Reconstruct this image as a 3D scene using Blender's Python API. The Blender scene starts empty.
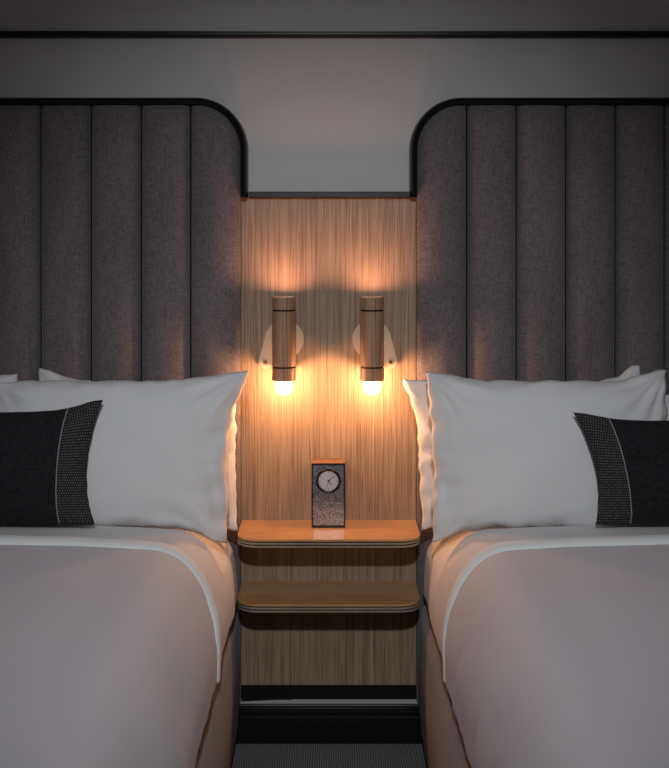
import bpy, bmesh, math, random
from mathutils import Vector, Matrix, noise

PI = math.pi
random.seed(4)
scene = bpy.context.scene
COL = scene.collection

# ------------------------------------------------------------------ camera
CAMZ, DIST, FPX = 1.327, 3.0, 3.0 / 0.0027
cam_d = bpy.data.cameras.new('camera')
cam_d.sensor_fit = 'HORIZONTAL'
cam_d.sensor_width = 36.0
cam_d.lens = 36.0 * FPX / 669.0
cam_d.shift_x = (334.5 - 329.0) / 669.0
cam_d.shift_y = -(384.0 - 245.0) / 669.0
cam_d.clip_start = 0.05
cam = bpy.data.objects.new('camera', cam_d)
cam.location = (0, -DIST, CAMZ)
cam.rotation_euler = (PI / 2, 0, 0)
COL.objects.link(cam)
scene.camera = cam

# ------------------------------------------------------------------ world, lights, exposure
wd = bpy.data.worlds.new('room_ambient')
scene.world = wd
wd.use_nodes = True
wd.node_tree.nodes['Background'].inputs[0].default_value = (0.85, 0.92, 1.0, 1)
wd.node_tree.nodes['Background'].inputs[1].default_value = 0.02


def spot(name, loc, target, watts, size_deg, color, radius, blend=1.0):
    l = bpy.data.lights.new(name, 'SPOT')
    l.energy = watts
    l.spot_size = math.radians(size_deg)
    l.spot_blend = blend
    l.color = color
    l.shadow_soft_size = radius
    o = bpy.data.objects.new(name, l)
    o.location = loc
    d = Vector(target) - Vector(loc)
    o.rotation_euler = d.to_track_quat('-Z', 'Y').to_euler()
    COL.objects.link(o)
    return o


spot('ceiling_spot', (0, -3.6, 2.35), (0, -0.25, 0.74), 158, 46.5, (0.93, 0.97, 1.0), 0.05)

l = bpy.data.lights.new('added_fill_light', 'AREA')  # added soft fill from overhead, not a known fixture of the room
l.shape = 'RECTANGLE'
l.size, l.size_y = 1.6, 1.2
l.energy = 3.5
l.color = (0.93, 0.96, 1.0)
o = bpy.data.objects.new('added_fill_light', l)
o.location = (0, -2.2, 2.55)
COL.objects.link(o)

scene.view_settings.view_transform = 'Standard'
scene.view_settings.look = 'None'
scene.view_settings.exposure = 0.0
scene.view_settings.gamma = 1.0
scene.view_settings.use_curve_mapping = False

BULB_COL, BULB_GLOW, BULB_W = (1.0, 0.45, 0.19), (1.0, 0.80, 0.62), 4.3
UP_COL, UP_STR = (1.0, 0.43, 0.25), 112.0


# ------------------------------------------------------------------ helpers
def link(o):
    COL.objects.link(o)
    return o


def empty(name, loc):
    o = bpy.data.objects.new(name, None)
    o.location = loc
    o.empty_display_size = 0.05
    return link(o)


def tag(o, label=None, cat=None, group=None, kind=None):
    if label: o['label'] = label
    if cat: o['category'] = cat
    if group: o['group'] = group
    if kind: o['kind'] = kind
    return o


def build(name, bm, mats, parent=None, smooth=True, angle=40):
    """link the bmesh (world coordinates) as one mesh object; origin follows the parent"""
    bmesh.ops.recalc_face_normals(bm, faces=bm.faces)
    me = bpy.data.meshes.new(name)
    if parent is not None:
        bmesh.ops.translate(bm, verts=bm.verts, vec=-Vector(PLOC[parent.name]))
    bm.to_mesh(me)
    bm.free()
    for m in (mats if isinstance(mats, (list, tuple)) else [mats]):
        me.materials.append(m)
    if smooth:
        for p in me.polygons: p.use_smooth = True
        try:
            me.set_sharp_from_angle(angle=math.radians(angle))
        except Exception:
            pass
    o = bpy.data.objects.new(name, me)
    link(o)
    if parent is not None:
        o.parent = parent
        PLOC[o.name] = PLOC[parent.name]
    else:
        PLOC[o.name] = (0, 0, 0)
    return o


PLOC = {}


def root(name, loc, **k):
    o = empty(name, loc)
    PLOC[o.name] = tuple(loc)
    tag(o, **k)
    return o


def new():
    return bmesh.new()


def box(bm, x0, x1, y0, y1, z0, z1, bevel=0.0, seg=2):
    x0, x1 = sorted((x0, x1)); y0, y1 = sorted((y0, y1)); z0, z1 = sorted((z0, z1))
    r = bmesh.ops.create_cube(bm, size=1.0)
    vs = r['verts']
    for v in vs:
        v.co = Vector(((x0 + x1) / 2 + v.co.x * (x1 - x0), (y0 + y1) / 2 + v.co.y * (y1 - y0),
                       (z0 + z1) / 2 + v.co.z * (z1 - z0)))
    if bevel > 0:
        es = list({e for v in vs for e in v.link_edges})
        bmesh.ops.bevel(bm, geom=es, offset=bevel, segments=seg, affect='EDGES', profile=0.5)
    return bm


def sweep_xz(bm, path, profile, closed=False):
    """sweep a closed profile [(n, y)] along an (x, z) path; n is the left-hand normal direction"""
    rings = []
    n = len(path)
    for i, p in enumerate(path):
        a = Vector(path[max(i - 1, 0)])
        b = Vector(path[min(i + 1, n - 1)])
        p = Vector(p)
        d1 = (p - a).normalized() if i > 0 else (b - p).normalized()
        d2 = (b - p).normalized() if i < n - 1 else d1
        n1 = Vector((-d1.y, d1.x))
        n2 = Vector((-d2.y, d2.x))
        m = (n1 + n2).normalized()
        k = 1.0 / max(0.3, m.dot(n1))
        rings.append([bm.verts.new((p.x + m.x * k * q[0], q[1], p.y + m.y * k * q[0])) for q in profile])
    k = len(profile)
    for i in range(n - 1):
        for j in range(k):
            bm.faces.new((rings[i][j], rings[i][(j + 1) % k], rings[i + 1][(j + 1) % k], rings[i + 1][j]))
    bm.faces.new(rings[0])
    bm.faces.new(list(reversed(rings[-1])))
    return bm


def prism(bm, outline, axis, a, b):
    """outline in the plane normal to axis, extruded from a to b. axis 'y': (x,z); 'z': (x,y)"""
    f = (lambda p, t: (p[0], t, p[1])) if axis == 'y' else (lambda p, t: (p[0], p[1], t))
    A = [bm.verts.new(f(p, a)) for p in outline]
    B = [bm.verts.new(f(p, b)) for p in outline]
    n = len(outline)
    fs = [bm.faces.new(A), bm.faces.new(list(reversed(B)))]
    for i in range(n):
        fs.append(bm.faces.new((A[i], A[(i + 1) % n], B[(i + 1) % n], B[i])))
    return fs


def lathe(bm, prof, cx, cy, cz, axis='z', seg=40, cap0=False, cap1=False):
    """prof: [(r, t)]; axis z or y"""
    rings = []
    for r, t in prof:
        ring = []
        for k in range(seg):
            a = 2 * PI * k / seg
            if axis == 'z':
                ring.append(bm.verts.new((cx + r * math.cos(a), cy + r * math.sin(a), cz + t)))
            else:
                ring.append(bm.verts.new((cx + r * math.cos(a), cy + t, cz + r * math.sin(a))))
        rings.append(ring)
    for i in range(len(rings) - 1):
        for k in range(seg):
            bm.faces.new((rings[i][k], rings[i][(k + 1) % seg], rings[i + 1][(k + 1) % seg], rings[i + 1][k]))
    if cap0: bm.faces.new(list(reversed(rings[0])))
    if cap1: bm.faces.new(rings[-1])
    return bm


# ------------------------------------------------------------------ materials
def mat(name, color=(0.5, 0.5, 0.5), rough=0.5, metal=0.0, spec=0.5, sheen=0.0):
    m = bpy.data.materials.new(name)
    m.use_nodes = True
    nt = m.node_tree
    b = nt.nodes['Principled BSDF']
    b.inputs['Base Color'].default_value = (*color, 1)
    b.inputs['Roughness'].default_value = rough
    b.inputs['Metallic'].default_value = metal
    b.inputs['Specular IOR Level'].default_value = spec
    if sheen:
        b.inputs['Sheen Weight'].default_value = sheen
    return m, nt, b


def coords(nt, scale, kind='Object', rot=(0, 0, 0)):
    tc = nt.nodes.new('ShaderNodeTexCoord')
    mp = nt.nodes.new('ShaderNodeMapping')
    mp.inputs['Scale'].default_value = scale
    mp.inputs['Rotation'].default_value = rot
    nt.links.new(tc.outputs[kind], mp.inputs['Vector'])
    return mp.outputs['Vector']


def noise_tex(nt, vec, scale=1.0, detail=3.0, rough=0.5):
    n = nt.nodes.new('ShaderNodeTexNoise')
    n.inputs['Scale'].default_value = scale
    n.inputs['Detail'].default_value = detail
    n.inputs['Roughness'].default_value = rough
    nt.links.new(vec, n.inputs['Vector'])
    return n.outputs['Fac']


def ramp(nt, fac, stops):
    r = nt.nodes.new('ShaderNodeValToRGB')
    e = r.color_ramp.elements
    while len(e) < len(stops): e.new(0.5)
    for i, (p, c) in enumerate(stops):
        e[i].position = p
        e[i].color = (*c, 1)
    nt.links.new(fac, r.inputs['Fac'])
    return r.outputs['Color']


def mixc(nt, fac, a, b, blend='MIX'):
    m = nt.nodes.new('ShaderNodeMix')
    m.data_type = 'RGBA'
    m.blend_type = blend
    if isinstance(fac, (int, float)):
        m.inputs[0].default_value = fac
    else:
        nt.links.new(fac, m.inputs[0])
    nt.links.new(a, m.inputs[6])
    nt.links.new(b, m.inputs[7])
    return m.outputs[2]


def math_n(nt, op, a, b=None):
    m = nt.nodes.new('ShaderNodeMath')
    m.operation = op
    for i, v in enumerate((a, b)):
        if v is None: continue
        if isinstance(v, (int, float)):
            m.inputs[i].default_value = v
        else:
            nt.links.new(v, m.inputs[i])
    return m.outputs[0]


def bump(nt, b, height, strength=0.2, dist=0.002):
    n = nt.nodes.new('ShaderNodeBump')
    n.inputs['Strength'].default_value = strength
    n.inputs['Distance'].default_value = dist
    nt.links.new(height, n.inputs['Height'])
    nt.links.new(n.outputs['Normal'], b.inputs['Normal'])


def wood(name, dark, mid, light, grain, rough=0.45, fig=1.0, spec=0.4):
    """grain: axis along which the grain runs"""
    m, nt, b = mat(name, mid, rough, spec=spec)
    sc = [430.0, 430.0, 430.0]
    sc['xyz'.index(grain)] = 5.0
    fine = noise_tex(nt, coords(nt, sc), 1.0, 4, 0.6)
    sc2 = [75.0, 75.0, 75.0]
    sc2['xyz'.index(grain)] = 0.8
    broad = noise_tex(nt, coords(nt, sc2), 1.0, 3, 0.55)
    s = math_n(nt, 'ADD', math_n(nt, 'MULTIPLY', fine, 0.62), math_n(nt, 'MULTIPLY', broad, 0.38))
    c = ramp(nt, s, [(0.34, dark), (0.5, mid), (0.64, light)])
    sc3 = [700.0, 700.0, 700.0]
    sc3['xyz'.index(grain)] = 9.0
    pores = noise_tex(nt, coords(nt, sc3), 1.0, 2, 0.5)
    pm = ramp(nt, pores, [(0.36, (0.55, 0.5, 0.46)), (0.46, (1, 1, 1))])
    c = mixc(nt, 0.8, c, pm, 'MULTIPLY')
    nt.links.new(c, b.inputs['Base Color'])
    bump(nt, b, s, 0.12, 0.001)
    return m


def weave(name, c1, c2, freq, rough=0.9, slub=0.0, slub_col=(0.02, 0.02, 0.02), bstr=0.25, sheen=0.2):
    m, nt, b = mat(name, c1, rough, spec=0.15, sheen=sheen)
    v = coords(nt, (1, 1, 1))
    h1 = noise_tex(nt, coords(nt, (freq, freq, freq * 0.12)), 1.0, 2, 0.5)
    h2 = noise_tex(nt, coords(nt, (freq * 0.12, freq * 0.12, freq)), 1.0, 2, 0.5)
    h = math_n(nt, 'ADD', math_n(nt, 'MULTIPLY', h1, 0.5), math_n(nt, 'MULTIPLY', h2, 0.5))
    c = ramp(nt, h, [(0.38, c1), (0.62, c2)])
    if slub > 0:
        n = noise_tex(nt, coords(nt, (330, 330, 150)), 1.0, 1, 0.4)
        k = ramp(nt, n, [(0.66, (1, 1, 1)), (0.74, slub_col)])
        c = mixc(nt, slub, c, k, 'MULTIPLY')
        n2 = noise_tex(nt, coords(nt, (5, 5, 2.5)), 1.0, 3, 0.55)
        k2 = ramp(nt, n2, [(0.35, (0.82, 0.82, 0.82)), (0.65, (1.1, 1.08, 1.08))])
        c = mixc(nt, 0.8, c, k2, 'MULTIPLY')
    nt.links.new(c, b.inputs['Base Color'])
    bump(nt, b, h, bstr, 0.002)
    return m


def linen(name, col, bstr=0.12):
    m, nt, b = mat(name, col, 0.75, spec=0.25, sheen=0.15)
    n = noise_tex(nt, coords(nt, (28, 28, 28)), 1.0, 3, 0.5)
    bump(nt, b, n, bstr, 0.004)
    return m


def emit(name, col, strength):
    m = bpy.data.materials.new(name)
    m.use_nodes = True
    nt = m.node_tree
    nt.nodes.remove(nt.nodes['Principled BSDF'])
    e = nt.nodes.new('ShaderNodeEmission')
    e.inputs[0].default_value = (*col, 1)
    e.inputs[1].default_value = strength
    nt.links.new(e.outputs[0], nt.nodes['Material Output'].inputs[0])
    return m


M = {}
m, nt, b = mat('grey_wall_paint', (0.64, 0.625, 0.63), 0.6, spec=0.3)
bump(nt, b, noise_tex(nt, coords(nt, (180, 180, 180)), 1, 2), 0.05, 0.001)
M['wall'] = m
M['ceiling'] = mat('ceiling_paint', (0.45, 0.45, 0.45), 0.8)[0]
M['black_gloss'] = mat('black_gloss_paint', (0.004, 0.0042, 0.005), 0.33, spec=0.35)[0]
M['black_satin'] = mat('black_satin_paint', (0.007, 0.0075, 0.0085), 0.22, spec=0.5)[0]
M['ledge'] = mat('grey_ledge_paint', (0.72, 0.73, 0.74), 0.4)[0]
M['black_matt'] = mat('black_matt', (0.006, 0.006, 0.007), 0.7, spec=0.2)[0]
M['oak_panel'] = wood('oak_panel_wood', (0.19, 0.13, 0.082), (0.33, 0.24, 0.16), (0.43, 0.325, 0.225), 'z', 0.5)
M['oak_shelf'] = wood('oak_shelf_wood', (0.45, 0.25, 0.105), (0.54, 0.315, 0.135), (0.62, 0.38, 0.17), 'x', 0.13, spec=0.5)
M['ply_light'] = wood('ply_light_edge', (0.24, 0.20, 0.15), (0.32, 0.27, 0.2), (0.38, 0.33, 0.26), 'x', 0.5)
M['ply_dark'] = mat('ply_dark_edge', (0.022, 0.015, 0.011), 0.6, spec=0.2)[0]
M['walnut'] = wood('lamp_wood', (0.20, 0.12, 0.07), (0.36, 0.225, 0.135), (0.50, 0.33, 0.21), 'z', 0.42)
M['cream_metal'] = mat('cream_metal', (0.62, 0.51, 0.37), 0.38, 0.15)[0]
M['screw'] = mat('screw_metal', (0.5, 0.46, 0.4), 0.25, 1.0)[0]
M['inner'] = mat('lamp_lining', (0.30, 0.24, 0.18), 0.6)[0]
M['bulb'] = emit('lit_bulb_glass', BULB_GLOW, 9.0)
nt = M['bulb'].node_tree
tr = nt.nodes.new('ShaderNodeBsdfTransparent')
mx = nt.nodes.new('ShaderNodeMixShader')
mx.inputs[0].default_value = 0.35
nt.links.new(tr.outputs[0], mx.inputs[1])
nt.links.new(nt.nodes['Emission'].outputs[0], mx.inputs[2])
nt.links.new(mx.outputs[0], nt.nodes['Material Output'].inputs[0])
M['led'] = emit('lit_lens', UP_COL, UP_STR)
M['headboard'] = weave('taupe_headboard_fabric', (0.120, 0.107, 0.116), (0.205, 0.184, 0.197), 420, slub=0.75,
                       slub_col=(0.35, 0.33, 0.33))
M['seam'] = mat('headboard_backing', (0.012, 0.01, 0.011), 0.9, spec=0.1)[0]
M['base'] = weave('brown_bed_base_fabric', (0.16, 0.118, 0.106), (0.23, 0.175, 0.158), 380, slub=0.4,
                  slub_col=(0.5, 0.5, 0.5))
M['white'] = linen('white_cotton', (0.80, 0.80, 0.81))
M['duvet'] = linen('white_duvet_cotton', (0.64, 0.63, 0.685), 0.10)
M['sheet'] = linen('white_sheet_cotton', (0.72, 0.71, 0.72), 0.10)
M['hem'] = linen('white_satin_hem', (0.86, 0.88, 0.88), 0.08)
M['charcoal'] = weave('charcoal_cushion_fabric', (0.010, 0.010, 0.012), (0.026, 0.026, 0.029), 520, sheen=0.05)
M['piping'] = mat('silver_piping', (0.30, 0.31, 0.32), 0.5)[0]
M['clock_case'] = wood('clock_case_wood', (0.09, 0.04, 0.022), (0.22, 0.115, 0.065), (0.32, 0.18, 0.10), 'x', 0.4)
M['clock_dark'] = mat('clock_dark_edge', (0.022, 0.012, 0.009), 0.4)[0]
M['clock_ring'] = mat('clock_black_ring', (0.008, 0.009, 0.011), 0.3)[0]
M['dial'] = mat('clock_dial_grey', (0.60, 0.61, 0.66), 0.5)[0]
M['ink'] = mat('clock_black_ink', (0.01, 0.01, 0.012), 0.5)[0]

# patterned cushion end: small light dashes in rows on charcoal
m, nt, b = mat('dashed_cushion_band', (0.02, 0.02, 0.022), 0.85, spec=0.15)
mp = coords(nt, (1, 1, 1))
w1 = nt.nodes.new('ShaderNodeTexBrick')
w1.inputs['Scale'].default_value = 1.0
w1.inputs['Brick Width'].default_value = 0.0062
w1.inputs['Row Height'].default_value = 0.0058
w1.inputs['Mortar Size'].default_value = 0.0017
w1.inputs['Mortar Smooth'].default_value = 0.3
w1.inputs['Color1'].default_value = (0.17, 0.17, 0.175, 1)
w1.inputs['Color2'].default_value = (0.09, 0.09, 0.095, 1)
w1.inputs['Mortar'].default_value = (0.016, 0.016, 0.018, 1)
tc = nt.nodes.new('ShaderNodeTexCoord')
sx = nt.nodes.new('ShaderNodeSeparateXYZ')
cx_ = nt.nodes.new('ShaderNodeCombineXYZ')
nt.links.new(tc.outputs['UV'], sx.inputs[0])
nt.links.new(sx.outputs[0], cx_.inputs[0])
nt.links.new(sx.outputs[1], cx_.inputs[1])
nt.links.new(cx_.outputs[0], w1.inputs['Vector'])
nt.links.new(w1.outputs['Color'], b.inputs['Base Color'])
M['dashes'] = m

# hammered metal clock front
m, nt, b = mat('hammered_steel', (0.42, 0.43, 0.45), 0.28, 1.0)
v = nt.nodes.new('ShaderNodeTexVoronoi')
v.inputs['Scale'].default_value = 1.0
nt.links.new(coords(nt, (420, 420, 420)), v.inputs['Vector'])
bump(nt, b, v.outputs['Distance'], 0.5, 0.001)
kk = ramp(nt, v.outputs['Distance'], [(0.2, (0.78, 0.83, 0.92)), (0.75, (0.12, 0.13, 0.15))])
nt.links.new(kk, b.inputs['Base Color'])
M['hammered'] = m

# carpet
m, nt, b = mat('dark_ribbed_carpet', (0.05, 0.05, 0.055), 0.95, spec=0.1)
rib = nt.nodes.new('ShaderNodeTexWave')
rib.inputs['Scale'].default_value = 1.0
rib.inputs['Distortion'].default_value = 2.5
rib.inputs['Detail'].default_value = 3
nt.links.new(coords(nt, (52, 20, 20)), rib.inputs['Vector'])
n2 = noise_tex(nt, coords(nt, (300, 300, 300)), 1, 2)
hh = math_n(nt, 'ADD', math_n(nt, 'MULTIPLY', rib.outputs['Fac'], 0.5), math_n(nt, 'MULTIPLY', n2, 0.5))
nt.links.new(ramp(nt, hh, [(0.25, (0.08, 0.083, 0.087)), (0.75, (0.27, 0.28, 0.29))]), b.inputs['Base Color'])
bump(nt, b, hh, 0.6, 0.004)
M['carpet'] = m

# ------------------------------------------------------------------ room shell
WY = 0.015                      # wall face behind the panelling
bm = new(); box(bm, -2.2, 2.2, WY, WY + 0.15, 0, 2.7)
tag(build('wall_back', bm, M['wall'], smooth=False), kind='structure')
bm = new(); box(bm, -2.2, 2.2, -4.2, WY + 0.15, -0.1, 0)
tag(build('floor', bm, M['carpet'], smooth=False), kind='structure')
bm = new(); box(bm, -2.2, 2.2, -4.2, WY + 0.15, 2.7, 2.8)
tag(build('ceiling', bm, M['ceiling'], smooth=False), kind='structure')
for nm, xa, xb in (('wall_left', -2.3, -2.2), ('wall_right', 2.2, 2.3)):
    bm = new(); box(bm, xa, xb, -4.2, WY + 0.15, 0, 2.7)
    tag(build(nm, bm, M['wall'], smooth=False), kind='structure')

# picture rail: stepped black moulding
prof = [(-0.0085, WY), (-0.0085, WY - 0.010), (-0.006, WY - 0.016), (-0.002, WY - 0.019), (0.002, WY - 0.019),
        (0.0045, WY - 0.016), (0.005, WY - 0.011), (0.0085, WY - 0.011), (0.0085, WY)]
bm = new(); sweep_xz(bm, [(-2.2, 1.897), (2.2, 1.897)], prof)
tag(build('trim_1', bm, M['black_gloss'], angle=25), kind='structure')

# baseboard: flat top ledge, beaded moulding, plain face
bb = [(0.0, WY), (0.0, -0.045), (0.061, -0.045), (0.0625, -0.040), (0.066, -0.040), (0.071, -0.0385), (0.0735, -0.034),
      (0.0745, -0.030), (0.0755, -0.034), (0.079, -0.035), (0.082, -0.032), (0.083, -0.028), (0.087, -0.028),
      (0.088, -0.024), (0.0925, -0.0245), (0.0955, -0.0225), (0.0965, -0.019), (0.0965, WY)]
bm = new(); sweep_xz(bm, [(-2.2, 0), (2.2, 0)], bb)
o = build('baseboard_back', bm, [M['black_satin'], M['ledge']], smooth=False)
for p in o.data.polygons:
    if p.normal.z > 0.99 and p.center.z > 0.096: p.material_index = 1
tag(o, kind='structure')

# ------------------------------------------------------------------ wood panel between the headboards
PX0, PX1, PZ0, PZ1 = -0.2366, 0.2352, 0.139, 1.4545
rt = root('wood_panel', (0, WY, PZ0),
          label='upright oak veneer wall panel with fine vertical grain between the two headboards', cat='wall panel')
bm = new(); box(bm, PX0, PX1, 0.0, WY - 0.0004, PZ0, PZ1)
build('veneer_board', bm, M['oak_panel'], rt, smooth=False)
bm = new(); sweep_xz(bm, [(-0.2160, PZ1 + 0.0075), (0.2160, PZ1 + 0.0075)],
                     [(-0.0085, WY - 0.0004), (-0.0085, -0.014), (-0.006, -0.018), (0.006, -0.018), (0.0085, -0.014), (0.0085, WY - 0.0004)])
tag(build('top_trim', bm, M['black_gloss'], rt, angle=25), label='black moulding along the top of the panel')
bm = new(); box(bm, PX0, PX1, 0.008, WY - 0.0004, 0.0972, PZ0)
tag(build('toe_strip', bm, M['black_matt'], rt, smooth=False), label='black recessed strip under the panel')

# ------------------------------------------------------------------ headboards
HBZ0, HBZ1, HBR, HBF = 0.099, 1.703, 0.120, -0.028
HALF = 1.25


def headboard(sg, edges, label):
    """sg -1 left / +1 right; edges: |x| of the seams from the inner edge outwards"""
    e0 = edges[0]
    rt = root('headboard', (sg * (e0 + HALF / 2), WY, HBZ0), label=label, cat='headboard', group='channelled headboards')
    bm = new(); 
    # backing board with the same rounded corner
    out = [(sg * e0, HBZ0), (sg * e0, HBZ1 - HBR)]
    for k in range(1, 13):
        a = PI / 2 * k / 12
        out.append((sg * (e0 + HBR - HBR * math.cos(a)), HBZ1 - HBR + HBR * math.sin(a)))
    out += [(sg * edges[-1], HBZ1), (sg * edges[-1], HBZ0)]
    prism(bm, out, 'y', WY - 0.0004, -0.008)
    build('backing', bm, M['seam'], rt, smooth=False)
    for a, c in zip(edges[:-1], edges[1:]):
        bm = new()
        N, R = 22, 60
        w = c - a
        grid = []
        for i in range(N + 1):
            t = i / N
            g0 = 0.0004 if a == e0 else 0.0026
            x = a + g0 + t * (w - 0.0026 - g0)
            d = x - e0
            top = HBZ1
            if d < HBR:
                top = HBZ1 - HBR + math.sqrt(max(0.0, HBR ** 2 - (HBR - d) ** 2))
            u = 2 * t - 1
            if a == e0 and u < 0:
                prof_y = (1 - abs(u) ** 2.2) ** 0.75
            else:
                prof_y = (1 - abs(u) ** 2.3) ** 0.62
            col = []
            for j in range(R + 1):
                s = j / R
                z = HBZ0 + (top - HBZ0) * s
                roll = min(1.0, (1 - s) * (top - HBZ0) / 0.012)
                roll = math.sqrt(max(0, 1 - (1 - roll) ** 2))
                amp = 0.003 * noise.noise((x * 9, z * 3, 3.3 * sg))
                y = HBF * 0.6 - (0.029 + amp) * prof_y * (0.35 + 0.65 * roll)
                col.append(bm.verts.new((sg * x, y, z)))
            grid.append(col)
        for i in range(N):
            for j in range(R):
                bm.faces.new((grid[i][j], grid[i + 1][j], grid[i + 1][j + 1], grid[i][j + 1]))
        # sides back to the board
        for col in (grid[0], grid[-1]):
            bk = [bm.verts.new((v.co.x, -0.0075, v.co.z)) for v in col]
            for j in range(R):
                bm.faces.new((col[j], col[j + 1], bk[j + 1], bk[j]))
        build('channel', bm, M['headboard'], rt, angle=60)
    # black bead around the edge: from the panel top, round the corner, along the top
    path = [(sg * e0, PZ1 + 0.0005), (sg * e0, HBZ1 - HBR)]
    for k in range(1, 19):
        a = PI / 2 * k / 18
        path.append((sg * (e0 + HBR - HBR * math.cos(a)), HBZ1 - HBR + HBR * math.sin(a)))
    path.append((sg * edges[-1], HBZ1))
    q = sg  # outward normal sign
    pr = [(0.0005, WY - 0.0004), (0.0005, -0.040), (0.003, -0.046), (0.008, -0.048), (0.0135, -0.045), (0.0172, -0.038), (0.0185, -0.028),
          (0.0185, WY - 0.0004)]
    pr = [(n_ * q, y) for n_, y in pr]
    bm = new(); sweep_xz(bm, path, pr)
    tag(build('edge_trim', bm, M['black_gloss'], rt, angle=30), label='black rounded bead around the headboard top')
    return rt


PXS = 0.0027 * 2.980 / 3.0      # metres per pixel at the headboard face
L_SEAMS = [0.2370] + [(329 - p) * PXS for p in (190.5, 141, 91, 40.5, -9.5, -59.5, -109.5, -159.5, -209.5)]
R_SEAMS = [0.2357] + [(p - 329) * PXS for p in (467, 516.5, 566, 615.5, 664.8, 714, 763, 812, 861)]
headboard(-1, L_SEAMS, 'taupe channelled headboard with a rounded corner and black bead, behind the bed on the left')
headboard(1, R_SEAMS, 'taupe channelled headboard with a rounded corner and black bead, behind the bed on the right')

# ------------------------------------------------------------------ wall lamps


def wall_lamp(sg, px, label):
    cy = -0.080
    s = 0.0027 * (3 + cy) / 3
    cx = (px - 329) * s
    zt = CAMZ - (297.0 - 245) * s
    zb = CAMZ - (380.2 - 245) * s
    R = 0.0315
    rt = root('wall_lamp', (cx, 0.0, CAMZ - (340 - 245) * 0.0027), label=label, cat='wall lamp', group='tube wall lamps')
    # teardrop back plate: large circle behind the tube, small circle outwards and down
    bx, bz = (px + sg * -0.5 - 329) * 0.0027, CAMZ - (339 - 245) * 0.0027
    Rb, Rs = 19.2 * 0.0027, 6.7 * 0.0027
    sx_, sz_ = bx + sg * 18.6 * 0.0027, CAMZ - (361.3 - 245) * 0.0027
    dx, dz = sx_ - bx, sz_ - bz
    D = math.hypot(dx, dz)
    base = math.atan2(dz, dx)
    al = math.acos((Rb - Rs) / D)
    out = []
    for k in range(41):
        a = base + al + (2 * PI - 2 * al) * k / 40
        out.append((bx + Rb * math.cos(a), bz + Rb * math.sin(a)))
    for k in range(17):
        a = base - al + 2 * al * k / 16
        out.append((sx_ + Rs * math.cos(a), sz_ + Rs * math.sin(a)))
    bm = new()
    fs = prism(bm, out, 'y', 0.0, -0.014)
    es = list(fs[1].edges)
    bmesh.ops.bevel(bm, geom=es, offset=0.003, segments=3, affect='EDGES', profile=0.5)
    plate = build('back_plate', bm, M['cream_metal'], rt, angle=50)
    # switch screw on the small end
    bm = new()
    lathe(bm, [(0.0085, -0.0135), (0.0085, -0.017), (0.006, -0.019), (0.0001, -0.0192)], sx_, 0, sz_, 'y', 24)
    build('switch_ring', bm, M['cream_metal'], plate)
    bm = new()
    lathe(bm, [(0.0052, -0.018), (0.0052, -0.022), (0.003, -0.0245), (0.0001, -0.0247)], sx_, 0, sz_, 'y', 20)
    build('switch_knob', bm, M['screw'], plate)
    # stem
    bm = new()
    lathe(bm, [(0.011, -0.013), (0.011, cy + R - 0.004)], cx, 0, bz, 'y', 24)
    build('stem', bm, M['cream_metal'], rt)
    # tube in three sleeves separated by black grooves, hollow at both ends
    g1 = CAMZ - (310.2 - 245) * s
    g2 = CAMZ - (366.8 - 245) * s
    gh = 0.0021
    Ri = R - 0.0045

    def sleeve(name, z0, z1, bot, top):
        bm = new()
        c = 0.0008
        prof = [(Ri if bot else R - 0.003, z0), (R - c, z0), (R, z0 + c), (R, z1 - c), (R - c, z1), (Ri if top else R - 0.003, z1)]
        if bot or top:
            prof = prof + ([(Ri, z0)] if (bot and top) else [])
        lathe(bm, prof, cx, cy, 0, 'z', 48)
        return build(name, bm, M['walnut'], rt, angle=30)
    sleeve('lower_collar', zb, g2 - gh, True, False)
    sleeve('body', g2 + gh, g1 - gh, False, False)
    sleeve('upper_collar', g1 + gh, zt, False, True)
    for gz in (g1, g2):
        bm = new()
        lathe(bm, [(R - 0.003, gz - gh), (R - 0.0016, gz - gh), (R - 0.0016, gz + gh), (R - 0.003, gz + gh)], cx, cy, 0, 'z', 48)
        build('groove', bm, M['black_matt'], rt)
    # lining
    bm = new()
    lathe(bm, [(R - 0.002, zb + 0.0001), (Ri, zb), (Ri, zt - 0.020), (Ri, zt), (R - 0.002, zt)], cx, cy, 0, 'z', 40)
    build('lining', bm, M['black_matt'], rt)
    bm = new()
    lathe(bm, [(Ri + 0.001, zt - 0.026), (0.0001, zt - 0.026)], cx, cy, 0, 'z', 40)
    build('divider', bm, M['black_matt'], rt)
    # lens of the upward light, set just under the rim
    bm = new()
    lathe(bm, [(Ri - 0.004, zt - 0.006), (0.0001, zt - 0.006)], cx, cy, 0, 'z', 40)
    tag(build('up_light_lens', bm, M['led'], rt), label='lit lens in the top of the tube')
    # golf-ball bulb
    rb = 8.9 * s
    bz_ = CAMZ - (395.2 - 245) * s + rb
    prof = []
    for k in range(0, 21):
        a = -PI / 2 + PI * 0.86 * k / 20
        prof.append((max(0.0001, rb * math.cos(a)), bz_ + rb * math.sin(a)))
    prof.append((0.012, bz_ + rb * 1.0))
    bm = new(); lathe(bm, prof, cx, cy, 0, 'z', 32)
    blb = build('bulb', bm, M['bulb'], rt)
    fl = bpy.data.lights.new('bulb_filament', 'POINT')
    fl.energy = BULB_W
    fl.color = BULB_COL
    fl.shadow_soft_size = 0.007
    fo = link(bpy.data.objects.new('bulb_filament', fl))
    fo.location = (cx, cy, bz_)
    tag(blb, label='lit round white bulb')
    bm = new(); lathe(bm, [(0.0122, bz_ + rb * 0.98), (0.0122, bz_ + rb * 0.98 + 0.03), (0.0001, bz_ + rb * 0.98 + 0.03)], cx, cy, 0, 'z', 24)
    build('socket', bm, M['screw'], blb)
    return rt


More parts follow.
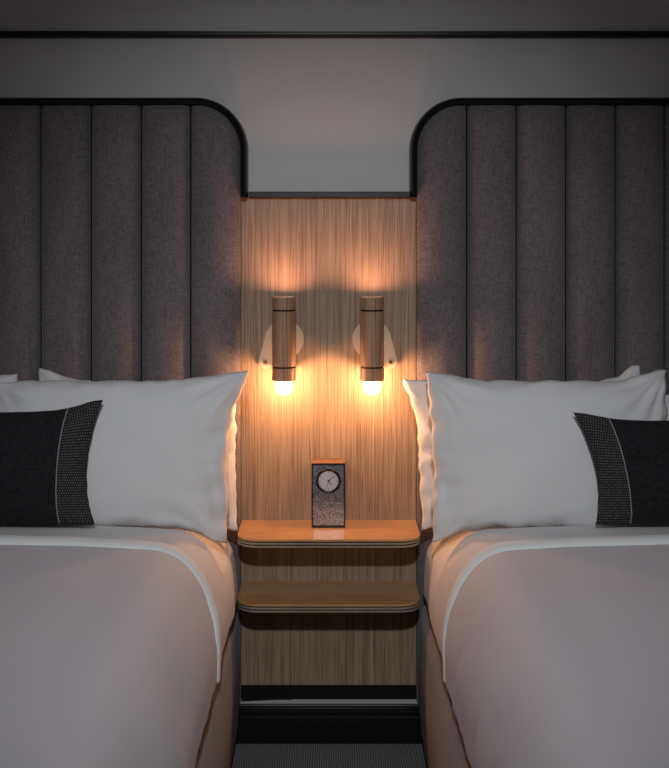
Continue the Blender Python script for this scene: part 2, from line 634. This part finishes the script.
wall_lamp(-1, 284.0, 'wooden tube wall lamp nearer the left bed, its pale switch plate pointing left')
wall_lamp(1, 372.0, 'wooden tube wall lamp nearer the right bed, its pale switch plate pointing right')

# ------------------------------------------------------------------ shelves


def shelf(ztop, depth, label):
    hx0, hx1 = -0.2352, 0.2340
    r = 0.056

    def outline(ins):
        pts = [(hx0 + ins, 0.0)]
        for k in range(13):
            a = PI + PI / 2 * k / 12
            pts.append((hx0 + r + (r - ins) * math.cos(a), -depth + r + (r - ins) * math.sin(a)))
        for k in range(13):
            a = 1.5 * PI + PI / 2 * k / 12
            pts.append((hx1 - r + (r - ins) * math.cos(a), -depth + r + (r - ins) * math.sin(a)))
        pts.append((hx1 - ins, 0.0))
        return pts
    rt = root('wall_shelf', (0, 0, ztop), label=label, cat='shelf', group='floating shelves between the beds')
    bm = new(); prism(bm, outline(0.0), 'z', ztop, ztop - 0.0052)
    build('top_board', bm, M['oak_shelf'], rt, smooth=True, angle=35)
    z = ztop - 0.0052
    for th, ins, mt, nm in ((0.0032, 0.0014, 'ply_dark', 'dark_layer'), (0.0044, 0.0, 'ply_light', 'light_layer'),
                            (0.0032, 0.0014, 'ply_dark', 'dark_layer'), (0.0044, 0.0, 'ply_light', 'light_layer')):
        bm = new(); prism(bm, outline(ins), 'z', z, z - th)
        build(nm, bm, M[mt], rt, smooth=True, angle=35)
        z -= th
    return rt


SH1, SH2 = CAMZ - (520 - 245) * 0.0027, CAMZ - (580.5 - 245) * 0.0027
shelf(SH1, 0.200, 'upper oak shelf with rounded front corners, holding the clock')
shelf(SH2, 0.200, 'lower oak shelf with rounded front corners, empty under the clock shelf')

# ------------------------------------------------------------------ clock
CF = -0.083
cs = 0.0027 * (3 + CF) / 3
cX0, cX1 = (311.5 - 329) * cs, (345.3 - 329) * cs
cZ0, cZ1 = SH1, CAMZ - (463.7 - 245) * cs
rt = root('table_clock', ((cX0 + cX1) / 2, CF, SH1),
          label='small upright wooden clock with a hammered metal front on the upper shelf', cat='clock')
bm = new(); box(bm, cX0 + 0.0006, cX1 - 0.0006, CF + 0.006, -0.004, cZ0, cZ1 - 0.0003, 0.0012)
build('case', bm, M['clock_case'], rt)
t = 0.0038
bm = new()
for a in ((cX0, cX1, cZ1 - t, cZ1), (cX0, cX1, cZ0, cZ0 + 0.0062), (cX0, cX0 + t, cZ0 + 0.0062, cZ1 - t),
          (cX1 - t, cX1, cZ0 + 0.0062, cZ1 - t)):
    box(bm, a[0], a[1], CF, CF + 0.009, a[2], a[3])
build('frame', bm, M['clock_dark'], rt, smooth=False)
bm = new(); box(bm, cX0 + t - 0.0005, cX1 - t + 0.0005, CF + 0.0025, CF + 0.0065, cZ0 + 0.006, cZ1 - t + 0.0005)
build('metal_front', bm, M['hammered'], rt, smooth=False)
dx_, dz_ = (328.4 - 329) * cs, CAMZ - (480.8 - 245) * cs
bm = new(); lathe(bm, [(0.0262, CF + 0.004), (0.0262, CF - 0.0035), (0.028, CF - 0.005), (0.031, CF - 0.005), (0.0325, CF - 0.003), (0.0325, CF + 0.004)],
                  dx_, 0, dz_, 'y', 56)
build('dial_ring', bm, M['clock_ring'], rt)
bm = new(); lathe(bm, [(0.0268, CF - 0.0010), (0.0001, CF - 0.0010)], dx_, 0, dz_, 'y', 48)
dial = build('dial', bm, M['dial'], rt, smooth=False)


def bar(name, ang, l0, l1, w, y, parent, m):
    bm = new()
    c, s_ = math.sin(ang), math.cos(ang)
    pts = [(dx_ + c * a + s_ * b_, dz_ + s_ * a - c * b_) for a, b_ in ((l0, -w), (l1, -w * 0.7), (l1, w * 0.7), (l0, w))]
    prism(bm, pts, 'y', y, y - 0.0006)
    return build(name, bm, m, parent, smooth=False)


for k in range(12):
    q = k % 3 == 0
    bar('hour_mark', k * PI / 6, 0.0205 if q else 0.0215, 0.0242, 0.0009 if q else 0.0006, CF - 0.0010, dial, M['ink'])
bar('minute_hand', math.radians(51), -0.003, 0.0205, 0.0008, CF - 0.0018, dial, M['ink'])
bar('hour_hand', math.radians(137), -0.003, 0.0145, 0.0010, CF - 0.0025, dial, M['ink'])
bar('second_hand', math.radians(193), -0.004, 0.0185, 0.0005, CF - 0.0032, dial, M['ink'])
bm = new(); lathe(bm, [(0.0018, CF - 0.001), (0.0018, CF - 0.0042), (0.0001, CF - 0.0043)], dx_, 0, dz_, 'y', 20)
build('centre_pin', bm, M['ink'], dial)

# ------------------------------------------------------------------ thin cable on the baseboard ledge
bm = new()
pts = [Vector((-0.235, -0.012, 0.103)), Vector((-0.21, -0.006, 0.1015)), Vector((-0.17, 0.002, 0.0998)), Vector((-0.13, 0.0055, 0.0995)), Vector((-0.10, 0.0058, 0.0995))]
r = 0.0026
prev = None
fine = []
for a, c in zip(pts[:-1], pts[1:]):
    for k in range(6): fine.append(a.lerp(c, k / 6))
fine.append(pts[-1])
for p in fine:
    ring = [bm.verts.new((p.x, p.y + r * math.cos(2 * PI * k / 10), p.z + r * math.sin(2 * PI * k / 10))) for k in range(10)]
    if prev:
        for k in range(10): bm.faces.new((prev[k], prev[(k + 1) % 10], ring[(k + 1) % 10], ring[k]))
    else: bm.faces.new(ring)
    prev = ring
bm.faces.new(prev)
tag(build('power_cable', bm, M['black_matt']), 'thin black cable lying on the baseboard ledge beside the left bed', 'cable')

# ------------------------------------------------------------------ beds
BED_W, BED_L = 1.18, 2.06


def rounded_path(x_in, x_out, z_hem, z_top, r, n_flat=34, n_arc=22, n_side=8, rz=0.20):
    """cross-section over the bed, from the inner hem (|x| small) over the top to the outer hem; |x| values"""
    pts = []
    for k in range(n_side):
        pts.append((x_in, z_hem + (z_top - rz - z_hem) * k / n_side, 'i'))
    for k in range(n_arc):
        a = PI / 2 * k / n_arc
        pts.append((x_in + r - r * math.cos(a), z_top - rz + rz * math.sin(a), 'a'))
    for k in range(n_flat + 1):
        pts.append((x_in + r + (x_out - x_in - 2 * r) * k / n_flat, z_top, 't'))
    for k in range(1, n_arc + 1):
        a = PI / 2 * k / n_arc
        pts.append((x_out - r + r * math.sin(a), z_top - rz + rz * math.cos(a), 'b'))
    for k in range(1, n_side + 1):
        pts.append((x_out, z_top - rz - (z_top - rz - z_hem) * k / n_side, 'o'))
    return pts


def smooth01(t):
    t = max(0.0, min(1.0, t))
    return t * t * (3 - 2 * t)


def drape(sg, xi, xo, zh, zt, r, y_head, y_foot, ny, seed, side_amp, top_amp, skew=0.0, foot=False, th=0.012, crown=0.012):
    """cloth draped over the bed; returns bmesh"""
    pts = rounded_path(xi, xo, zh, zt, r)
    bm = new()
    n = len(pts)
    grid = []
    for i, (x, z, tagc) in enumerate(pts):
        a = pts[max(i - 1, 0)]; c = pts[min(i + 1, n - 1)]
        tx, tz = c[0] - a[0], c[1] - a[1]
        L = math.hypot(tx, tz)
        nx, nz = -tz / L, tx / L
        drop = smooth01((zt - z) / (zt - zh))
        topw = 1 - smooth01((zt - z) / 0.12)
        col = []
        for j in range(ny + 1):
            t = j / ny
            ya = y_head - skew * drop
            y = ya + (y_foot - ya) * t
            # folds: running down the side, slanting towards the foot
            q = y + 0.55 * (zt - z) * -1.0
            f = noise.noise((q * 5.0, drop * 0.8, seed)) * 0.8 + noise.noise((q * 13 + 3, drop * 1.2, seed + 5)) * 0.5
            f += 0.35 * noise.noise((q * 29 + 7, drop * 1.6, seed + 15))
            ridge = 0.5 - abs(noise.noise((q * 8, drop * 0.9, seed + 9)))
            d = 1.7 * side_amp * (f + 0.7 * ridge) * drop * (1 - 0.78 * drop)
            # gentle unevenness on top
            d += top_amp * topw * (noise.noise((x * 3.1, y * 2.3, seed + 20)) + 0.4 * noise.noise((x * 6, y * 11, seed + 30)))
            u = (x - (xi + xo) / 2) / ((xo - xi) / 2)
            d += crown * topw * (1 - u * u)
            if not foot:
                d -= 0.026 * smooth01((-0.545 - skew * drop - y - 0.04 * drop) / 0.05)
                d -= 0.034 * topw * smooth01((y + 0.375) / 0.04)
            hem = 0.006 * noise.noise((y * 3, seed, 1.0)) * (1 if tagc in 'io' else 0) * drop
            zz = z + nz * d + hem
            xx = x + nx * d
            if foot:
                over = max(0.0, (y_foot + 0.18) - y)
                zz = min(zz, zt + 0.03 - 0.9 * over * over / 0.18 * 1.2) if over > 0 else zz
            col.append(bm.verts.new((sg * xx, y, zz)))
        grid.append(col)
    for i in range(n - 1):
        for j in range(ny):
            bm.faces.new((grid[i][j], grid[i + 1][j], grid[i + 1][j + 1], grid[i][j + 1]))
    return bm, grid


def add_solid(o, th):
    md = o.modifiers.new('thickness', 'SOLIDIFY')
    md.thickness = th
    md.offset = -1


def fix_outward(o):
    """make normals point away from the bed core"""
    me = o.data
    up = sum(1 if p.normal.z > 0 else -1 for p in me.polygons if abs(p.normal.z) > 0.7)
    if up < 0:
        me.flip_normals()


TOPZ = 0.650


def bed(sg, side):
    xi = 0.240
    xo = xi + BED_W
    rt = root('bed', (sg * (xi + BED_W / 2), -BED_L / 2, 0),
              label='wide upholstered bed with brown fabric base and white mattress, on the %s of the shelves' % side, cat='bed',
              group='upholstered beds')
    # base: bulging upholstered sides
    bm = new()
    y0, y1 = -0.066, -BED_L
    cx, cy = (xi + xo) / 2, (y0 + y1) / 2
    hx, hy = (xo - xi) / 2, (y0 - y1) / 2
    prof = [(-0.012, 0.032), (-0.004, 0.034), (0.0, 0.06)]
    for k in range(1, 12):
        z = 0.06 + 0.29 * k / 12
        prof.append((0.007 * math.sin(PI * k / 12), z))
    prof += [(0.0, 0.355), (-0.006, 0.378), (-0.018, 0.390), (-0.028, 0.394)]
    rings = []
    rc = 0.03
    for off, z in prof:
        ring = []
        for (qx, qy, a0) in ((1, 1, 0), (-1, 1, PI / 2), (-1, -1, PI), (1, -1, 1.5 * PI)):
            for k in range(6):
                a = a0 + PI / 2 * k / 5
                ring.append(bm.verts.new((sg * (cx + qx * (hx - rc) + (rc + off) * math.cos(a)), cy + qy * (hy - rc) + (rc + off) * math.sin(a), z)))
        rings.append(ring)
    m_ = len(rings[0])
    for i in range(len(rings) - 1):
        for k in range(m_):
            bm.faces.new((rings[i][k], rings[i][(k + 1) % m_], rings[i + 1][(k + 1) % m_], rings[i + 1][k]))
    bm.faces.new(rings[0]); bm.faces.new(rings[-1])
    build('bed_base', bm, M['base'], rt, angle=50)
    bm = new(); box(bm, sg * (xi + 0.014), sg * (xo - 0.014), y0 - 0.014, y1 + 0.014, 0.0, 0.034)
    tag(build('plinth', bm, M['black_matt'], rt, smooth=False), label='black recessed plinth')
    bm = new(); box(bm, sg * (xi + 0.066), sg * (xo - 0.066), -0.075, y1 + 0.05, 0.3945, TOPZ - 0.052, 0.08, 6)
    build('mattress', bm, M['white'], rt, angle=60)
    return rt, xi, xo


def bedding(sg, xi, xo, side, seed):
    bm, g = drape(sg, xi - 0.003, xo + 0.003, 0.414, TOPZ - 0.004, 0.125, -0.10, -0.70, 90, seed, 0.012, 0.002, crown=0.022)
    # lift the hem towards the head, pull the sheet side in a little there
    o = build('top_sheet', bm, M['sheet'], angle=180)
    fix_outward(o); add_solid(o, 0.004)
    tag(o, 'white top sheet tucked under the pillows at the head of the %s bed' % side, 'sheet', 'top sheets')
    r = 0.14
    y_head, skew = -0.605, 0.055
    bm, g = drape(sg, xi - 0.004, xo + 0.004, 0.408, TOPZ + 0.014, r, y_head, -BED_L - 0.06, 200, seed + 40, 0.014, 0.0035, skew=skew,
                  foot=True, crown=0.026)
    duv = build('duvet', bm, M['duvet'], angle=180)
    fix_outward(duv); add_solid(duv, 0.014)
    tag(duv, 'white duvet spread smooth over the %s bed with its side hanging down' % side, 'duvet', 'white duvets')
    # rolled pale hem along the head edge of the duvet
    bm = new()
    rings = []
    pts = rounded_path(xi - 0.004, xo + 0.004, 0.408, TOPZ + 0.014, r)
    zt, zh = TOPZ + 0.014, 0.408
    n = len(pts)
    for i, (x, z, c) in enumerate(pts):
        a = pts[max(i - 1, 0)]; e = pts[min(i + 1, n - 1)]
        tx, tz = e[0] - a[0], e[1] - a[1]
        L = math.hypot(tx, tz)
        nx, nz = -tz / L, tx / L
        drop = smooth01((zt - z) / (zt - zh))
        topw = 1 - smooth01((zt - z) / 0.12)
        u = (x - (xi + xo) / 2) / ((xo - xi) / 2)
        lift = 0.026 * topw * (1 - u * u) + 0.002 * noise.noise((x * 14, z * 14, seed))
        yc = y_head - skew * drop + 0.005 * noise.noise((x * 5, z * 5, seed + 2))
        wy = 0.026 * (1 - 0.45 * drop)
        hz = 0.015 * (1 - 0.35 * drop)
        ring = []
        for k in range(14):
            t = 2 * PI * k / 14
            oy = wy * math.cos(t)
            on = hz * math.sin(t) + lift - 0.002
            ring.append(bm.verts.new((sg * (x + nx * on), yc + oy, z + nz * on)))
        rings.append(ring)
    for i in range(n - 1):
        for k in range(14):
            bm.faces.new((rings[i][k], rings[i][(k + 1) % 14], rings[i + 1][(k + 1) % 14], rings[i + 1][k]))
    bm.faces.new(rings[0]); bm.faces.new(rings[-1])
    h = build('rolled_hem', bm, M['hem'], duv, angle=180)
    tag(h, label='paler rolled hem along the head end of the duvet')


for sg, side, seed in ((-1, 'left', 1.7), (1, 'right', 8.3)):
    rt, xi, xo = bed(sg, side)
    bedding(sg, xi + (0.011 if sg > 0 else 0.0), xo, side, seed)

# ------------------------------------------------------------------ pillows


def pillow_grid(w, h, t, seed, nu=70, nv=52, pinch=(0.05, 0.05), flange=0.0, wr=1.7, corners=None, pw=2.6, sag=0.0, shear=0.0):
    """closed cushion: local x width, z height (0 = bottom), -y front. corners: {(su, sv): (dx, dz, dy)}"""
    corners = corners or {}
    bm = new()
    uvl = bm.loops.layers.uv.new('UVMap')
    def P(u, v, side):
        e = max(0.0, (1 - abs(u) ** pw)) * max(0.0, (1 - abs(v) ** pw))
        y = side * t / 2 * (e ** 0.5)
        x = u * w / 2 * (1 - pinch[0] * (1 - v * v) * u * u)
        z = h / 2 + v * h / 2 * (1 - pinch[1] * (1.0 if v > 0 else 0.3) * (1 - u * u) * v * v)
        x += shear * (1 - v) / 2
        z -= sag * (1 - u * u) * (v + 1) / 2
        for (su, sv), (dx, dz, dy) in corners.items():
            k = math.exp(-(((u - su) * w / 2) ** 2 + ((v - sv) * h / 2) ** 2) / (0.075 ** 2))
            x += dx * k; z += dz * k; y += dy * k
        if wr > 0:
            d = 0.0
            for su in (-1, 1):
                for sv in (-1, 1):
                    px_, pz_ = (u - su) * w / 2, (v - sv) * h / 2
                    dist = math.hypot(px_, pz_)
                    ang = math.atan2(pz_ * -sv, px_ * -su)
                    fade = math.exp(-(dist / 0.13) ** 2)
                    d += 0.011 * fade * noise.noise((ang * 5.0, dist * 4, seed + su * 2 + sv * 5 + side * 11))
            # creases running in from the short sides
            sidef = math.exp(-((1 - abs(u)) * w / 2 / 0.07) ** 2)
            d += 0.006 * sidef * noise.noise((u * 3, v * 7.5, seed + 31 + side * 7))
            d += 0.004 * noise.noise((u * 2.3, v * 1.9, seed + 50 + side * 3))
            y += side * -1 * -d * wr * min(1.0, e * 5)
            # wavy outline
            edge = max(abs(u), abs(v)) ** 8
            x += edge * 0.004 * wr * noise.noise((v * 6, u * 2, seed + 70))
            z += edge * 0.004 * wr * noise.noise((u * 7, v * 2, seed + 80))
            y += edge * 0.010 * wr * noise.noise((u * 5, v * 5, seed + 90))
        return Vector((x, y, z))
    us = [math.sin(PI / 2 * (2 * i / nu - 1)) * 0.35 + (2 * i / nu - 1) * 0.65 for i in range(nu + 1)]
    vs = [math.sin(PI / 2 * (2 * j / nv - 1)) * 0.35 + (2 * j / nv - 1) * 0.65 for j in range(nv + 1)]
    F = [[None] * (nv + 1) for _ in range(nu + 1)]
    B = [[None] * (nv + 1) for _ in range(nu + 1)]
    for i, u in enumerate(us):
        for j, v in enumerate(vs):
            F[i][j] = bm.verts.new(P(u, v, -1))
            if i in (0, nu) or j in (0, nv):
                B[i][j] = F[i][j]
            else:
                B[i][j] = bm.verts.new(P(u, v, 1))
    for i in range(nu):
        for j in range(nv):
            for G, fl in ((F, False), (B, True)):
                q = [(i, j), (i + 1, j), (i + 1, j + 1), (i, j + 1)]
                if fl: q.reverse()
                f = bm.faces.new([G[a][b_] for a, b_ in q])
                for lp, (a, b_) in zip(f.loops, q):
                    lp[uvl].uv = (us[a] * w / 2, vs[b_] * h / 2)
    return bm, us, vs, F, B


def place_pillow(name, w, h, t, cx, y, z, tilt, roll, seed, m, label, cat, group, yaw=0.0, **k):
    bm, us, vs, F, B = pillow_grid(w, h, t, seed, **k)
    me = bpy.data.meshes.new(name)
    bm.to_mesh(me); bm.free()
    me.materials.append(m)
    for p in me.polygons: p.use_smooth = True
    o = link(bpy.data.objects.new(name, me))
    o.location = (cx, y, z)
    o.rotation_euler = (-tilt, roll, yaw)   # lean the top back towards the wall
    tag(o, label, cat, group)
    return o


W = M['white']
G = 'white bed pillows'
R_ = math.radians


def px2x(px, y):
    return (px - 329) * 0.0027 * (3 + y) / 3


PZ = TOPZ - 0.006
# left bed: rear pillow, rear outer pillow, front pillow
y = -0.165
xa, xb = px2x(29, y), px2x(238, y)
place_pillow('pillow', xb - xa, 0.340, 0.12, (xa + xb) / 2, y, PZ, R_(7), 0, 3.1, W,
             'white pillow at the back of the left bed, mostly hidden behind the front pillow', 'pillow', G,
             corners={(-1, 1): (0.012, 0.028, 0), (1, 1): (-0.008, -0.004, 0), (1, -1): (0, -0.045, 0)}, pinch=(0.03, 0.05))
xa, xb = px2x(-222, y), px2x(25, y)
place_pillow('pillow', xb - xa, 0.355, 0.12, (xa + xb) / 2, y, PZ, R_(7), 0, 13.1, W,
             'white pillow corner showing at the left edge behind the dark cushion of the left bed', 'pillow', G,
             corners={(1, 1): (-0.03, -0.004, 0)}, pinch=(0.03, 0.03))
y = -0.325
xa, xb = px2x(-12, y), px2x(229, y)
place_pillow('pillow', xb - xa, 0.362, 0.135, (xa + xb) / 2, y, PZ, R_(9), 0, 5.2, W,
             'white pillow standing at the front of the left bed, sharp corner pointing at the lamp', 'pillow', G,
             corners={(1, 1): (0.042, 0.018, 0.0), (1, -1): (-0.002, -0.036, 0.0), (-1, 1): (0, -0.012, 0)}, pinch=(0.02, 0.05))
# right bed
y = -0.165
xa, xb = px2x(413, y), px2x(659, y)
place_pillow('pillow', xb - xa, 0.340, 0.12, (xa + xb) / 2, y, PZ, R_(7), 0, 7.9, W,
             'white pillow at the back of the right bed, its side showing past the front pillow', 'pillow', G,
             corners={(-1, 1): (-0.022, 0.0, 0), (1, 1): (-0.035, 0.035, 0), (-1, -1): (0.022, -0.045, 0)}, pinch=(0.05, 0.06))
y = -0.325
xa, xb = px2x(431, y), px2x(672, y)
place_pillow('pillow', xb - xa, 0.362, 0.135, (xa + xb) / 2, y, PZ, R_(9), 0, 9.6, W,
             'white pillow standing at the front of the right bed behind the dark cushion', 'pillow', G,
             corners={(-1, 1): (-0.008, 0.016, 0.0), (1, 1): (0.006, 0.016, 0.0), (-1, -1): (0.0, -0.03, 0.0)}, pinch=(0.02, 0.05))
y = -0.165
xa, xb = px2x(664, y), px2x(880, y)
place_pillow('pillow', xb - xa, 0.30, 0.12, (xa + xb) / 2, y, PZ, R_(7), 0, 15.6, W,
             'white pillow just showing at the right edge beside the front pillow of the right bed', 'pillow', G, pinch=(0.0, 0.05))

# dark lumbar cushions with a patterned end


def cushion(sg, px_in, w, h, y, z, tilt, roll, seed, label, up, dn, shear):
    """patterned end faces the middle of the room"""
    cx = px2x(px_in, y) + sg * w / 2
    bm, us, vs, F, B = pillow_grid(w, h, 0.085, seed, nu=90, nv=48, pinch=(0.10, 0.05), wr=0.45,
                                   corners={(-sg, 1): (0, up, 0), (-sg, -1): (0, dn, 0)}, pw=2.4, shear=shear)
    band_w = 0.082
    lim = w / 2 - band_w
    band = new()
    uvb = band.loops.layers.uv.new('UVMap')
    uvl = bm.loops.layers.uv['UVMap']
    rem = []
    vm = {}
    for f in bm.faces:
        cu = sum(lp[uvl].uv[0] for lp in f.loops) / len(f.loops)
        if cu * -sg > lim:
            vv = []
            for lp in f.loops:
                if lp.vert not in vm: vm[lp.vert] = band.verts.new(lp.vert.co)
                vv.append(vm[lp.vert])
            nf = band.faces.new(vv)
            for lp, lq in zip(nf.loops, f.loops): lp[uvb].uv = lq[uvl].uv
            rem.append(f)
    # seam line (front) for the piping
    iseam = min(range(len(us)), key=lambda i: abs(us[i] * w / 2 * -sg - lim))
    seam = [F[iseam][j].co.copy() for j in range(len(vs))]
    bmesh.ops.delete(bm, geom=rem, context='FACES')
    me = bpy.data.meshes.new('cushion'); bm.to_mesh(me); bm.free()
    me.materials.append(M['charcoal'])
    for p in me.polygons: p.use_smooth = True
    o = link(bpy.data.objects.new('cushion', me))
    o.location = (cx, y, z)
    o.rotation_euler = (-tilt, roll, 0)
    tag(o, label, 'cushion', 'dark lumbar cushions')
    me = bpy.data.meshes.new('patterned_band'); band.to_mesh(me); band.free()
    me.materials.append(M['dashes'])
    for p in me.polygons: p.use_smooth = True
    b_ = link(bpy.data.objects.new('patterned_band', me)); b_.parent = o
    tag(b_, label='charcoal end band woven with rows of small grey dashes')
    bm = new(); prev = None; r = 0.0013
    for p in seam:
        ring = [bm.verts.new((p.x + r * math.cos(2 * PI * k / 8), p.y + r * math.sin(2 * PI * k / 8) - 0.0008, p.z)) for k in range(8)]
        if prev:
            for k in range(8): bm.faces.new((prev[k], prev[(k + 1) % 8], ring[(k + 1) % 8], ring[k]))
        prev = ring
    me = bpy.data.meshes.new('piping'); bm.to_mesh(me); bm.free()
    me.materials.append(M['piping'])
    p_ = link(bpy.data.objects.new('piping', me)); p_.parent = o
    tag(p_, label='thin silver grey piping')
    return o


cushion(-1, 98.0, 0.56, 0.264, -0.432, TOPZ + 0.031, R_(12), 0, 21.0,
        'charcoal lumbar cushion with a patterned right end leaning on the left bed pillow', 0.022, 0.0, -0.008)
cushion(1, 578, 0.56, 0.243, -0.432, TOPZ + 0.031, R_(12), 0, 27.0,
        'charcoal lumbar cushion with a patterned left end leaning on the right bed pillow', 0.014, 0.0, 0.040)
